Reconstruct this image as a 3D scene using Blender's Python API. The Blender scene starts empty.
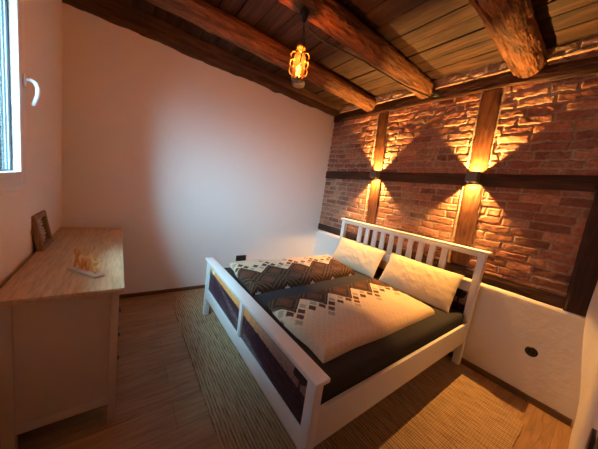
import bpy, bmesh, math, random
import numpy as np
from mathutils import Matrix, Vector

random.seed(7)
SC = bpy.context.scene
COL = SC.collection
PI = math.pi

# ------------------------------------------------------------------ helpers
def tag(o, label=None, cat=None, group=None, kind=None):
    if label: o['label'] = label
    if cat: o['category'] = cat
    if group: o['group'] = group
    if kind: o['kind'] = kind
    return o

def thing(name, label, cat, loc, rotz=0.0, group=None):
    o = bpy.data.objects.new(name, None)
    o.empty_display_size = 0.1
    COL.objects.link(o)
    o.location = loc
    o.rotation_euler = (0, 0, rotz)
    return tag(o, label, cat, group)

def origin_of(o):
    v = Vector((0, 0, 0))
    while o is not None:
        v += Vector(o.location)
        o = o.parent
    return v

def obj(name, me, mat, parent=None, base=None, local=False, smooth=True):
    """link mesh (given in world coordinates unless local) as one object"""
    if isinstance(me, bmesh.types.BMesh):
        m = bpy.data.meshes.new(name)
        me.to_mesh(m); me.free()
        me = m
    me.name = name
    o = bpy.data.objects.new(name, me)
    COL.objects.link(o)
    if parent is not None:
        o.parent = parent
        if not local:
            me.transform(Matrix.Translation(-origin_of(parent)))
    elif base is not None:
        if not local:
            me.transform(Matrix.Translation(-Vector(base)))
        o.location = base
    if mat is not None:
        me.materials.append(mat)
    if smooth:
        me.polygons.foreach_set('use_smooth', [True] * len(me.polygons))
        try:
            me.set_sharp_from_angle(angle=math.radians(38))
        except Exception:
            pass
    return o

def box(bm, lo, hi, bev=0.0, seg=2, rot=None, piv=None):
    lo = Vector(lo); hi = Vector(hi)
    c = (lo + hi) / 2; s = hi - lo
    b = bmesh.new()
    bmesh.ops.create_cube(b, size=1.0)
    bmesh.ops.scale(b, vec=s, verts=b.verts)
    if bev > 0:
        bmesh.ops.bevel(b, geom=list(b.edges), offset=min(bev, 0.45 * min(s)), segments=seg, profile=0.5, affect='EDGES')
    bmesh.ops.translate(b, vec=c, verts=b.verts)
    if rot is not None:
        bmesh.ops.rotate(b, cent=piv if piv is not None else c, matrix=rot, verts=b.verts)
    m = bpy.data.meshes.new('tmp'); b.to_mesh(m); b.free()
    bm.from_mesh(m); bpy.data.meshes.remove(m)
    return bm

def boxm(lo, hi, bev=0.003, seg=2, **k):
    return box(bmesh.new(), lo, hi, bev, seg, **k)

def tube(bm, pts, r, n=10, cap=True, closed=False):
    pts = [Vector(p) for p in pts]
    N = len(pts)
    rr = r if isinstance(r, (list, tuple)) else [r] * N
    rings = []
    up = None
    for i, p in enumerate(pts):
        if closed:
            t = (pts[(i + 1) % N] - pts[i - 1]).normalized()
        else:
            t = (pts[min(i + 1, N - 1)] - pts[max(i - 1, 0)]).normalized()
        if up is None:
            a = Vector((0, 0, 1)) if abs(t.z) < 0.9 else Vector((1, 0, 0))
            up = (a - t * a.dot(t)).normalized()
        else:
            up = (up - t * up.dot(t)).normalized()
        sd = t.cross(up)
        rings.append([bm.verts.new(p + (up * math.cos(2 * PI * k / n) + sd * math.sin(2 * PI * k / n)) * rr[i]) for k in range(n)])
    for i in range(N if closed else N - 1):
        A = rings[i]; B = rings[(i + 1) % N]
        for k in range(n):
            bm.faces.new((A[k], A[(k + 1) % n], B[(k + 1) % n], B[k]))
    if cap and not closed:
        bm.faces.new(list(reversed(rings[0]))); bm.faces.new(rings[-1])
    return bm

def lathe(bm, prof, c, n=32, axis='z'):
    """prof: list of (r, h) revolved about an axis through c"""
    c = Vector(c)
    rings = []
    for r, h in prof:
        ring = []
        for k in range(n):
            a = 2 * PI * k / n
            u, v = math.cos(a) * r, math.sin(a) * r
            if axis == 'z': d = Vector((u, v, h))
            elif axis == 'y': d = Vector((u, h, v))
            else: d = Vector((h, u, v))
            ring.append(bm.verts.new(c + d))
        rings.append(ring)
    for i in range(len(rings) - 1):
        for k in range(n):
            bm.faces.new((rings[i][k], rings[i][(k + 1) % n], rings[i + 1][(k + 1) % n], rings[i + 1][k]))
    if prof[0][0] > 1e-6: bm.faces.new(list(reversed(rings[0])))
    if prof[-1][0] > 1e-6: bm.faces.new(rings[-1])
    bmesh.ops.remove_doubles(bm, verts=bm.verts, dist=1e-6)
    bmesh.ops.recalc_face_normals(bm, faces=bm.faces)
    return bm

# ---- numpy noise
def _hash(ix, iy, iz, seed):
    h = (ix.astype(np.int64) * 374761393 + iy.astype(np.int64) * 668265263 + iz.astype(np.int64) * 2147483647 + seed * 1274126177) & 0xffffffff
    h = ((h ^ (h >> 13)) * 1274126177) & 0xffffffff
    h = ((h ^ (h >> 16)) * 2246822519) & 0xffffffff
    h = h ^ (h >> 15)
    return (h & 0xffffff) / float(0xffffff)

def vn(x, y, z, seed=0):
    x, y, z = np.broadcast_arrays(np.asarray(x, float), np.asarray(y, float), np.asarray(z, float))
    ix, iy, iz = np.floor(x), np.floor(y), np.floor(z)
    fx, fy, fz = x - ix, y - iy, z - iz
    fx = fx * fx * (3 - 2 * fx); fy = fy * fy * (3 - 2 * fy); fz = fz * fz * (3 - 2 * fz)
    def H(a, b, c): return _hash(ix + a, iy + b, iz + c, seed)
    x00 = H(0, 0, 0) * (1 - fx) + H(1, 0, 0) * fx
    x10 = H(0, 1, 0) * (1 - fx) + H(1, 1, 0) * fx
    x01 = H(0, 0, 1) * (1 - fx) + H(1, 0, 1) * fx
    x11 = H(0, 1, 1) * (1 - fx) + H(1, 1, 1) * fx
    return ((x00 * (1 - fy) + x10 * fy) * (1 - fz) + (x01 * (1 - fy) + x11 * fy) * fz) * 2 - 1

def fbm(x, y, z, seed=0, o=4):
    s = 0; a = 0.5; f = 1.0
    for i in range(o):
        s = s + a * vn(np.asarray(x) * f, np.asarray(y) * f, np.asarray(z) * f, seed + i * 17)
        a *= 0.5; f *= 2.03
    return s

def smooth(a, b, x):
    t = np.clip((x - a) / (b - a), 0, 1)
    return t * t * (3 - 2 * t)

def grid_mesh(P, color=None, name='grid', flip=False, wrap=False):
    nu, nv = P.shape[:2]
    me = bpy.data.meshes.new(name)
    V = P.reshape(-1, 3)
    iu = np.arange(nu - 1)[:, None]
    nj = nv if wrap else nv - 1
    jv = np.arange(nj)[None, :]
    j2 = (jv + 1) % nv
    q = np.stack([iu * nv + jv, (iu + 1) * nv + jv, (iu + 1) * nv + j2, iu * nv + j2], -1).reshape(-1, 4)
    if flip: q = q[:, ::-1]
    me.vertices.add(len(V)); me.vertices.foreach_set('co', V.astype(np.float32).ravel())
    me.loops.add(q.size); me.loops.foreach_set('vertex_index', q.astype(np.int32).ravel())
    me.polygons.add(len(q)); me.polygons.foreach_set('loop_start', (np.arange(len(q)) * 4).astype(np.int32))
    try: me.polygons.foreach_set('loop_total', np.full(len(q), 4, np.int32))
    except Exception: pass
    me.update(calc_edges=True)
    if color is not None:
        at = me.color_attributes.new('tint', 'FLOAT_COLOR', 'POINT')
        c = np.ones((len(V), 4), np.float32); c[:, :3] = color.reshape(-1, 3)
        at.data.foreach_set('color', c.ravel())
    me.validate()
    return me

def weld(me, d=1e-5, capholes=False):
    b = bmesh.new(); b.from_mesh(me)
    bmesh.ops.remove_doubles(b, verts=b.verts, dist=d)
    if capholes:
        bmesh.ops.holes_fill(b, edges=[e for e in b.edges if e.is_boundary], sides=0)
    bmesh.ops.recalc_face_normals(b, faces=b.faces)
    b.to_mesh(me); b.free()
    return me

# ------------------------------------------------------------------ materials
def new_mat(name):
    m = bpy.data.materials.new(name); m.use_nodes = True
    nt = m.node_tree
    b = nt.nodes['Principled BSDF']
    return m, nt, b

def L(nt, a, b): nt.links.new(a, b)

def plain(name, col, rough=0.5, metal=0.0, bump=0.0, bscale=60, spec=0.5, var=0.0):
    m, nt, b = new_mat(name)
    b.inputs['Base Color'].default_value = (*col, 1)
    b.inputs['Roughness'].default_value = rough
    b.inputs['Metallic'].default_value = metal
    b.inputs['Specular IOR Level'].default_value = spec
    tc = nt.nodes.new('ShaderNodeTexCoord')
    n = nt.nodes.new('ShaderNodeTexNoise'); n.inputs['Scale'].default_value = bscale; n.inputs['Detail'].default_value = 5
    L(nt, tc.outputs['Object'], n.inputs['Vector'])
    if bump > 0:
        bp = nt.nodes.new('ShaderNodeBump'); bp.inputs['Strength'].default_value = 1.0; bp.inputs['Distance'].default_value = bump
        L(nt, n.outputs['Fac'], bp.inputs['Height']); L(nt, bp.outputs['Normal'], b.inputs['Normal'])
    if var > 0:
        n2 = nt.nodes.new('ShaderNodeTexNoise'); n2.inputs['Scale'].default_value = bscale * 0.12; n2.inputs['Detail'].default_value = 4
        L(nt, tc.outputs['Object'], n2.inputs['Vector'])
        mx = nt.nodes.new('ShaderNodeMix'); mx.data_type = 'RGBA'
        mx.inputs[6].default_value = (*[c * (1 - var) for c in col], 1); mx.inputs[7].default_value = (*[min(1, c * (1 + var)) for c in col], 1)
        L(nt, n2.outputs['Fac'], mx.inputs[0]); L(nt, mx.outputs[2], b.inputs['Base Color'])
    return m

def wood(name, cols, axis='x', scale=1.0, rough=0.55, bump=0.004, stretch=9.0, spec=0.35):
    m, nt, b = new_mat(name)
    tc = nt.nodes.new('ShaderNodeTexCoord'); mp = nt.nodes.new('ShaderNodeMapping')
    s = [stretch * scale] * 3; s['xyz'.index(axis)] = 0.9 * scale
    mp.inputs['Scale'].default_value = s
    L(nt, tc.outputs['Object'], mp.inputs['Vector'])
    n = nt.nodes.new('ShaderNodeTexNoise'); n.inputs['Scale'].default_value = 2.2; n.inputs['Detail'].default_value = 9; n.inputs['Roughness'].default_value = 0.62; n.inputs['Distortion'].default_value = 0.8
    L(nt, mp.outputs['Vector'], n.inputs['Vector'])
    n2 = nt.nodes.new('ShaderNodeTexNoise'); n2.inputs['Scale'].default_value = 9; n2.inputs['Detail'].default_value = 6
    L(nt, mp.outputs['Vector'], n2.inputs['Vector'])
    cr = nt.nodes.new('ShaderNodeValToRGB')
    e = cr.color_ramp.elements
    e[0].position = 0.32; e[0].color = (*cols[0], 1); e[1].position = 0.68; e[1].color = (*cols[-1], 1)
    if len(cols) > 2:
        k = e.new(0.5); k.color = (*cols[1], 1)
    L(nt, n.outputs['Fac'], cr.inputs['Fac'])
    mx = nt.nodes.new('ShaderNodeMix'); mx.data_type = 'RGBA'; mx.blend_type = 'MULTIPLY'; mx.inputs[0].default_value = 0.55
    g = nt.nodes.new('ShaderNodeValToRGB'); g.color_ramp.elements[0].position = 0.3; g.color_ramp.elements[0].color = (.45, .45, .45, 1); g.color_ramp.elements[1].position = 0.6
    L(nt, n2.outputs['Fac'], g.inputs['Fac'])
    L(nt, cr.outputs['Color'], mx.inputs[6]); L(nt, g.outputs['Color'], mx.inputs[7])
    L(nt, mx.outputs[2], b.inputs['Base Color'])
    b.inputs['Roughness'].default_value = rough; b.inputs['Specular IOR Level'].default_value = spec
    if bump > 0:
        ad = nt.nodes.new('ShaderNodeMath'); ad.operation = 'ADD'
        L(nt, n.outputs['Fac'], ad.inputs[0]); L(nt, n2.outputs['Fac'], ad.inputs[1])
        bp = nt.nodes.new('ShaderNodeBump'); bp.inputs['Strength'].default_value = 1; bp.inputs['Distance'].default_value = bump
        L(nt, ad.outputs[0], bp.inputs['Height']); L(nt, bp.outputs['Normal'], b.inputs['Normal'])
    return m

def tinted(name, rough=0.8, bump=0.002, bscale=220, var=0.25, vscale=60, sheen=0.0):
    """colour from the mesh's own pattern attribute, with fine procedural variation"""
    m, nt, b = new_mat(name)
    at = nt.nodes.new('ShaderNodeVertexColor'); at.layer_name = 'tint'
    tc = nt.nodes.new('ShaderNodeTexCoord')
    n = nt.nodes.new('ShaderNodeTexNoise'); n.inputs['Scale'].default_value = vscale; n.inputs['Detail'].default_value = 6
    L(nt, tc.outputs['Object'], n.inputs['Vector'])
    mr = nt.nodes.new('ShaderNodeMapRange'); mr.inputs[1].default_value = 0.25; mr.inputs[2].default_value = 0.75
    mr.inputs[3].default_value = 1 - var; mr.inputs[4].default_value = 1 + var
    L(nt, n.outputs['Fac'], mr.inputs[0])
    mx = nt.nodes.new('ShaderNodeMix'); mx.data_type = 'RGBA'; mx.blend_type = 'MULTIPLY'; mx.inputs[0].default_value = 1
    L(nt, at.outputs['Color'], mx.inputs[6]); L(nt, mr.outputs[0], mx.inputs[7])
    L(nt, mx.outputs[2], b.inputs['Base Color'])
    b.inputs['Roughness'].default_value = rough; b.inputs['Specular IOR Level'].default_value = 0.25
    if sheen: b.inputs['Sheen Weight'].default_value = sheen
    if bump > 0:
        nb = nt.nodes.new('ShaderNodeTexNoise'); nb.inputs['Scale'].default_value = bscale; nb.inputs['Detail'].default_value = 5
        L(nt, tc.outputs['Object'], nb.inputs['Vector'])
        bp = nt.nodes.new('ShaderNodeBump'); bp.inputs['Strength'].default_value = 1; bp.inputs['Distance'].default_value = bump
        L(nt, nb.outputs['Fac'], bp.inputs['Height']); L(nt, bp.outputs['Normal'], b.inputs['Normal'])
    return m

M_wall = plain('wall_paint', (.80, .76, .72), 0.85, bump=.0012, bscale=45, spec=.2, var=.015)
M_plaster = plain('knee_wall_plaster', (.80, .75, .69), 0.85, bump=.004, bscale=22, spec=.2, var=.03)
M_brick = tinted('old_brick', 0.9, .005, 95, .3, 45)
M_post = wood('timber_post_shaded', [(.026, .010, .005), (.055, .021, .010), (.10, .038, .016)], 'z', 1.0, .6, .006)  # post tone darkened to stand for timber out of the light
M_timber = wood('timber_dark', [(.060, .020, .007), (.135, .046, .014), (.21, .074, .022)], 'z', 1.0, .6, .006)
M_timberx = wood('timber_shaded_lengthwise', [(.026, .010, .005), (.058, .022, .010), (.105, .040, .017)], 'x', 1.0, .6, .006)  # darker than the studs: shade on the unlit rails put into the colour
M_timbery = wood('timber_dark_edge', [(.03, .012, .006), (.07, .027, .012), (.12, .05, .02)], 'y', 1.0, .6, .006)
M_log = wood('hewn_log', [(.050, .018, .007), (.17, .064, .022), (.30, .120, .040)], 'y', 1.6, .65, .012, stretch=6)
M_plank = wood('ceiling_plank', [(.014, .006, .0028), (.046, .0195, .009), (.090, .040, .019)], 'x', .8, .65, .004)
M_white = plain('white_stained_wood', (.80, .79, .76), 0.38, bump=.0006, bscale=90, spec=.45)
M_dwhite = plain('dresser_white_shaded', (.66, .58, .48), 0.42, bump=.0006, bscale=90, spec=.4)  # white stain darkened and warmed, the dresser's shade is in the colour
M_oak = wood('light_oak_top', [(.60, .40, .20), (.68, .48, .26), (.74, .55, .32)], 'x', .9, .4, .0006, spec=.45)
M_base = wood('baseboard_wood', [(.10, .055, .03), (.15, .085, .045), (.2, .12, .065)], 'x', .9, .5, .0008)
M_dark = plain('dark_knob', (.03, .022, .018), .4)
M_black = plain('black_plastic', (.012, .012, .013), .35)
M_sheet = plain('dark_grey_sheet', (.034, .032, .036), .85, bump=.0015, bscale=300, spec=.2, var=.1)
M_duvet = tinted('patterned_duvet_cotton', .9, .0015, 260, .12, 120)
M_print = tinted('printed_panel_film', .35, 0, 200, .35, 70)
M_gold = plain('gold_lettering', (.72, .38, .09), .4, .45)
M_signwood = wood('sign_base_wood', [(.62, .50, .37), (.78, .66, .50)], 'x', 2, .6, .001)
M_pvc = plain('white_pvc', (.82, .83, .84), .3, spec=.5)
M_gasket = plain('window_gasket', (.03, .035, .04), .6)
M_steel = plain('sconce_housing', (.13, .13, .135), .55, .0)
M_added_lining = plain('added_black_lining', (.003, .003, .003), .95, spec=0)
M_plastic = plain('grey_detector_plastic', (.30, .27, .25), .5)

def floor_mat():
    m, nt, b = new_mat('laminate_floor')
    tc = nt.nodes.new('ShaderNodeTexCoord'); mp = nt.nodes.new('ShaderNodeMapping')
    mp.inputs['Rotation'].default_value = (0, 0, PI / 2)
    L(nt, tc.outputs['Object'], mp.inputs['Vector'])
    br = nt.nodes.new('ShaderNodeTexBrick')
    br.inputs['Scale'].default_value = 1; br.inputs['Brick Width'].default_value = 1.28; br.inputs['Row Height'].default_value = .192
    br.inputs['Mortar Size'].default_value = .0012; br.inputs['Mortar Smooth'].default_value = .1
    br.inputs['Color1'].default_value = (.37, .215, .112, 1); br.inputs['Color2'].default_value = (.47, .285, .152, 1); br.inputs['Mortar'].default_value = (.16, .092, .048, 1)
    br.offset = .37
    L(nt, mp.outputs['Vector'], br.inputs['Vector'])
    m2 = nt.nodes.new('ShaderNodeMapping'); m2.inputs['Scale'].default_value = (14, 1.6, 1)
    L(nt, tc.outputs['Object'], m2.inputs['Vector'])
    n = nt.nodes.new('ShaderNodeTexNoise'); n.inputs['Scale'].default_value = 1.5; n.inputs['Detail'].default_value = 9; n.inputs['Distortion'].default_value = 1.5; n.inputs['Roughness'].default_value = .6
    L(nt, m2.outputs['Vector'], n.inputs['Vector'])
    g = nt.nodes.new('ShaderNodeValToRGB'); e = g.color_ramp.elements
    e[0].position = .3; e[0].color = (.50, .46, .42, 1); e[1].position = .68; e[1].color = (1.12, 1.08, 1.02, 1)
    L(nt, n.outputs['Fac'], g.inputs['Fac'])
    mx = nt.nodes.new('ShaderNodeMix'); mx.data_type = 'RGBA'; mx.blend_type = 'MULTIPLY'; mx.inputs[0].default_value = .85
    L(nt, br.outputs['Color'], mx.inputs[6]); L(nt, g.outputs['Color'], mx.inputs[7]); L(nt, mx.outputs[2], b.inputs['Base Color'])
    b.inputs['Roughness'].default_value = .42; b.inputs['Specular IOR Level'].default_value = .4
    bp = nt.nodes.new('ShaderNodeBump'); bp.inputs['Distance'].default_value = .0015; bp.inputs['Strength'].default_value = .6
    L(nt, n.outputs['Fac'], bp.inputs['Height']); L(nt, bp.outputs['Normal'], b.inputs['Normal'])
    return m
M_floor = floor_mat()

def jute_mat():
    m, nt, b = new_mat('woven_jute')
    tc = nt.nodes.new('ShaderNodeTexCoord')
    def wave(dirn, sc, dist):
        w = nt.nodes.new('ShaderNodeTexWave'); w.wave_type = 'BANDS'; w.bands_direction = dirn
        w.inputs['Scale'].default_value = sc; w.inputs['Distortion'].default_value = dist; w.inputs['Detail'].default_value = 3; w.inputs['Detail Scale'].default_value = 2.5
        L(nt, tc.outputs['Object'], w.inputs['Vector']); return w
    wy = wave('Y', 15, 2.0); wx = wave('X', 19, 2.5)
    mu = nt.nodes.new('ShaderNodeMath'); mu.operation = 'MULTIPLY'
    L(nt, wy.outputs['Fac'], mu.inputs[0])
    mr = nt.nodes.new('ShaderNodeMapRange'); mr.inputs[3].default_value = .45; mr.inputs[4].default_value = 1
    L(nt, wx.outputs['Fac'], mr.inputs[0]); L(nt, mr.outputs[0], mu.inputs[1])
    n = nt.nodes.new('ShaderNodeTexNoise'); n.inputs['Scale'].default_value = 28; n.inputs['Detail'].default_value = 7
    mp = nt.nodes.new('ShaderNodeMapping'); mp.inputs['Scale'].default_value = (.35, 3, 1)
    L(nt, tc.outputs['Object'], mp.inputs['Vector']); L(nt, mp.outputs['Vector'], n.inputs['Vector'])
    ad = nt.nodes.new('ShaderNodeMath'); ad.operation = 'MULTIPLY_ADD'; ad.inputs[1].default_value = .74
    L(nt, n.outputs['Fac'], ad.inputs[0])
    m5 = nt.nodes.new('ShaderNodeMath'); m5.operation = 'MULTIPLY'; m5.inputs[1].default_value = .34
    L(nt, mu.outputs[0], m5.inputs[0]); L(nt, m5.outputs[0], ad.inputs[2])
    cr = nt.nodes.new('ShaderNodeValToRGB'); e = cr.color_ramp.elements
    e[0].position = .22; e[0].color = (.13, .070, .033, 1); e[1].position = .74; e[1].color = (.58, .39, .23, 1)
    k = e.new(.45); k.color = (.35, .23, .132, 1)
    L(nt, ad.outputs[0], cr.inputs['Fac']); L(nt, cr.outputs['Color'], b.inputs['Base Color'])
    b.inputs['Roughness'].default_value = .95; b.inputs['Specular IOR Level'].default_value = .15
    bp = nt.nodes.new('ShaderNodeBump'); bp.inputs['Distance'].default_value = .006; bp.inputs['Strength'].default_value = 1
    L(nt, ad.outputs[0], bp.inputs['Height']); L(nt, bp.outputs['Normal'], b.inputs['Normal'])
    return m
M_jute = jute_mat()

def pillow_mat():
    m, nt, b = new_mat('cream_striped_cotton')
    tc = nt.nodes.new('ShaderNodeTexCoord')
    w = nt.nodes.new('ShaderNodeTexWave'); w.bands_direction = 'Z'; w.inputs['Scale'].default_value = 17; w.inputs['Distortion'].default_value = .8
    L(nt, tc.outputs['Object'], w.inputs['Vector'])
    cr = nt.nodes.new('ShaderNodeValToRGB'); e = cr.color_ramp.elements
    e[0].position = .1; e[0].color = (.60, .49, .33, 1); e[1].position = .5; e[1].color = (.68, .56, .38, 1)
    L(nt, w.outputs['Fac'], cr.inputs['Fac']); L(nt, cr.outputs['Color'], b.inputs['Base Color'])
    b.inputs['Roughness'].default_value = .85; b.inputs['Specular IOR Level'].default_value = .2
    n = nt.nodes.new('ShaderNodeTexNoise'); n.inputs['Scale'].default_value = 14; n.inputs['Detail'].default_value = 4
    L(nt, tc.outputs['Object'], n.inputs['Vector'])
    bp = nt.nodes.new('ShaderNodeBump'); bp.inputs['Distance'].default_value = .005; bp.inputs['Strength'].default_value = .5
    L(nt, n.outputs['Fac'], bp.inputs['Height']); L(nt, bp.outputs['Normal'], b.inputs['Normal'])
    return m
M_pillow = pillow_mat()

def pane_mat(name, tint, gloss=.12):
    m, nt, b = new_mat(name)
    nt.nodes.remove(b)
    out = nt.nodes['Material Output']
    t = nt.nodes.new('ShaderNodeBsdfTransparent'); t.inputs['Color'].default_value = (*tint, 1)
    g = nt.nodes.new('ShaderNodeBsdfGlossy'); g.inputs['Roughness'].default_value = .05
    fr = nt.nodes.new('ShaderNodeLayerWeight'); fr.inputs['Blend'].default_value = gloss
    mx = nt.nodes.new('ShaderNodeMixShader')
    L(nt, fr.outputs['Fresnel'], mx.inputs[0]); L(nt, t.outputs[0], mx.inputs[1]); L(nt, g.outputs[0], mx.inputs[2]); L(nt, mx.outputs[0], out.inputs['Surface'])
    return m
M_glass = pane_mat('window_glass', (.93, .97, 1.0))

def amber_mat():
    m, nt, b = new_mat('amber_lantern_glass')
    nt.nodes.remove(b)
    out = nt.nodes['Material Output']
    t = nt.nodes.new('ShaderNodeBsdfTransparent'); t.inputs['Color'].default_value = (1.0, .42, .11, 1)
    g = nt.nodes.new('ShaderNodeBsdfGlossy'); g.inputs['Roughness'].default_value = .2; g.inputs['Color'].default_value = (1, .75, .45, 1)
    tr = nt.nodes.new('ShaderNodeBsdfTranslucent'); tr.inputs['Color'].default_value = (1, .42, .10, 1)
    m1 = nt.nodes.new('ShaderNodeMixShader'); m1.inputs[0].default_value = .012
    L(nt, t.outputs[0], m1.inputs[1]); L(nt, tr.outputs[0], m1.inputs[2])
    m2 = nt.nodes.new('ShaderNodeMixShader'); m2.inputs[0].default_value = .05
    L(nt, m1.outputs[0], m2.inputs[1]); L(nt, g.outputs[0], m2.inputs[2]); L(nt, m2.outputs[0], out.inputs['Surface'])
    return m
M_amber = amber_mat()

def emit(name, col, s):
    m, nt, b = new_mat(name)
    b.inputs['Base Color'].default_value = (*col, 1)
    b.inputs['Emission Color'].default_value = (*col, 1); b.inputs['Emission Strength'].default_value = s
    return m
M_bulb = emit('glowing_bulb', (1.0, .55, .16), 7)

# ------------------------------------------------------------------ dimensions
XR = 3.345          # right wall
YW = -3.3575        # window wall
ZC = 3.022          # ceiling boards
YB = .050           # mean brick face
YK = .015           # knee wall face

# ------------------------------------------------------------------ shell
o = obj('floor', boxm((-.12, -3.75, -.10), (3.60, .30, 0), 0), M_floor, smooth=False); tag(o, kind='structure')
o = obj('wall_left', boxm((-.12, -3.75, 0), (0, .30, 3.10), 0), M_wall, smooth=False); tag(o, kind='structure')

# window wall with an opening
WX0, WX1, WZ0, WZ1 = 1.035, 2.16, 1.305, 2.50
b = bmesh.new()
box(b, (-.12, YW - .40, 0), (WX0, YW, 3.10)); box(b, (WX1, YW - .40, 0), (3.60, YW, 3.10))
box(b, (WX0, YW - .40, 0), (WX1, YW, WZ0)); box(b, (WX0, YW - .40, WZ1), (WX1, YW, 3.10))
o = obj('wall_front', b, M_wall, smooth=False); tag(o, kind='structure')

# right wall, plaster bulging forward where it meets the knee wall
ny, nz = 90, 80
yy = np.linspace(YW, .08, ny)[:, None]; zz = np.linspace(0, 3.10, nz)[None, :]
bul = .115 * smooth(.05, .95, zz) * np.exp(-((yy - .06) / .16) ** 2) + .006 * fbm(yy * 2.2, zz * 2.2, 0 * yy, 5)
X = XR - bul + 0 * yy
P = np.stack([X, yy + 0 * zz, zz + 0 * yy], -1)
me = grid_mesh(P)
b = bmesh.new(); b.from_mesh(me); box(b, (XR + .02, -3.75, 0), (3.60, .30, 3.10))
o = obj('wall_right', b, M_plaster); tag(o, kind='structure')

# knee wall under the brickwork, rounded plaster top
prof = []
for t in np.linspace(0, 1, 26): prof.append((YK, t * .842))
for a in np.linspace(0, PI / 2, 10)[1:]: prof.append((YK + .042 * (1 - math.cos(a)), .842 + .042 * math.sin(a)))
prof.append((.085, .888))
prof = np.array(prof)
xs = np.linspace(0, XR - .004, 150)
PX = xs[:, None] + 0 * prof[None, :, 0]
nzv = fbm(PX * 2.5, prof[None, :, 1] * 2.5 + 0 * PX, 0 * PX, 11)
PYv = prof[None, :, 0] + .005 * nzv * (prof[None, :, 1] > .02)
PZv = prof[None, :, 1] + .008 * fbm(PX * 3, 0 * PX + 3.3, 0 * PX, 12) * smooth(.7, .88, prof[None, :, 1])
P = np.stack([PX, PYv, PZv], -1)
me = grid_mesh(P, flip=True)
b = bmesh.new(); b.from_mesh(me); box(b, (-.12, .09, 0), (3.60, .30, .87))
o = obj('wall_knee', b, M_plaster); tag(o, kind='structure')

# brick wall: relief of individually laid bricks
def brick_wall():
    x0, x1, z0, z1 = 0.0, XR - .002, .85, ZC + .01
    st = .0046
    nx, nz = int((x1 - x0) / st), int((z1 - z0) / st)
    x = np.linspace(x0, x1, nx)[:, None] + np.zeros((1, nz)); z = np.linspace(z0, z1, nz)[None, :] + np.zeros((nx, 1))
    rough_up = smooth(1.9, 2.05, z)
    xw = x + .006 * fbm(x * 9, z * 9, 0 * x, 3) + (.004 + .006 * rough_up) * vn(x * 28, z * 28, 0 * x, 4)
    zw = z + (.010 + .012 * rough_up) * fbm(x * 2.4, z * 2.4, 0 * x, 6) + (.003 + .006 * rough_up) * vn(x * 24, z * 30, 0 * x, 8)
    rh = .0775
    rows = np.floor((zw - z0) / rh).astype(int)
    fz = (zw - z0) / rh - rows
    dz = np.minimum(fz, 1 - fz) * rh
    bid = np.zeros_like(rows); dx = np.zeros_like(x); hl = np.zeros_like(x); fxl = np.zeros_like(x)
    rng = np.random.RandomState(21)
    for r in range(rows.min(), rows.max() + 1):
        js = [-.3 + rng.uniform(0, .2)]
        while js[-1] < x1 + .3:
            ln = rng.choice([.245, .25, .235, .125, .18], p=[.36, .26, .16, .14, .08]) + rng.uniform(-.012, .012)
            js.append(js[-1] + ln)
        js = np.array(js)
        msk = rows == r
        xm = xw[msk]
        k = np.searchsorted(js, xm) - 1
        k = np.clip(k, 0, len(js) - 2)
        bid[msk] = r * 97 + k
        dx[msk] = np.minimum(xm - js[k], js[k + 1] - xm)
        hl[msk] = js[k + 1] - js[k]
        fxl[msk] = (xm - js[k]) / (js[k + 1] - js[k]) - .5
    d = np.minimum(dx, dz)
    h1 = _hash(bid, bid * 0, bid * 0, 1); h2 = _hash(bid, bid * 0 + 3, bid * 0, 2); h3 = _hash(bid, bid * 0 + 5, bid * 0, 3)
    mw = .0055 + .004 * vn(x * 5, z * 5, 0 * x, 31) + .003 * rough_up
    face = smooth(mw * .6, mw + .007, d)
    # mortar washed over some bricks
    wash = smooth(.12, .42, fbm(x * 3.1, z * 4.2, 0 * x, 44, 5) + .30 * (h3 - .5))
    h = face * (.007 + .006 * (h1 - .5) + (.010 * (h2 - .5) + .005) * rough_up * .8)
    h = h + face * (.006 * fxl * (h3 - .5) * 2 + .006 * (fz - .5) * (h2 - .3) * rough_up)
    h = h + .0045 * fbm(x * 22, z * 26, 0 * x, 50, 4) + (.003 + .008 * rough_up) * fbm(x * 7, z * 9, 0 * x, 55, 4)
    top = smooth(2.90, 2.95, z)
    h = h + top * .012 * fbm(x * 9, z * 12, 0 * x, 57, 4)
    # mortar fillets beside the timbers
    for (xa, xb) in ((1.005, 1.08), (2.262, 2.305)):
        xc = xa + (xb - xa) * np.clip((2.75 - z) / (2.75 - 1.2), 0, 1.2)
        e = np.abs(np.abs(x - xc) - .092)
        fil = (1 - smooth(.004, .020, e + .006 * vn(x * 30, z * 14, 0 * x, 61)))
        face = face * (1 - fil); h = h * (1 - fil) + fil * .017
    tb = smooth(2.905, 2.925, z); h = h * (1 - .3 * tb) + tb * .040
    y = YB + .010 - h
    P = np.stack([x, y, z], -1)
    pal = np.array([[.33, .138, .088], [.40, .165, .100], [.29, .118, .080], [.44, .205, .130], [.38, .180, .120], [.25, .110, .078]])
    c = pal[(h2 * 5.999).astype(int)] * (.78 + .42 * h1)[..., None]
    c = c * (1 + .30 * fbm(x * 16, z * 20, 0 * x, 70)[..., None])
    mort = np.array([.42, .32, .225]) * (1 + .25 * fbm(x * 10, z * 10, 0 * x, 75)[..., None])
    mix = (1 - face)
    mix = np.clip(mix * .85 + wash * .42 * (.4 + .6 * smooth(-.2, .3, fbm(x * 30, z * 30, 0 * x, 80))) + top * .55, 0, .95)[..., None]
    c = c * (1 - mix) + mort * mix
    me = grid_mesh(P, c, 'wall_back', flip=False)
    return me
me = brick_wall()
bm = bmesh.new(); bm.from_mesh(me); box(bm, (-.12, .085, .85), (3.60, .30, 3.10))
o = obj('wall_back', bm, M_brick); tag(o, kind='structure')

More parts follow.
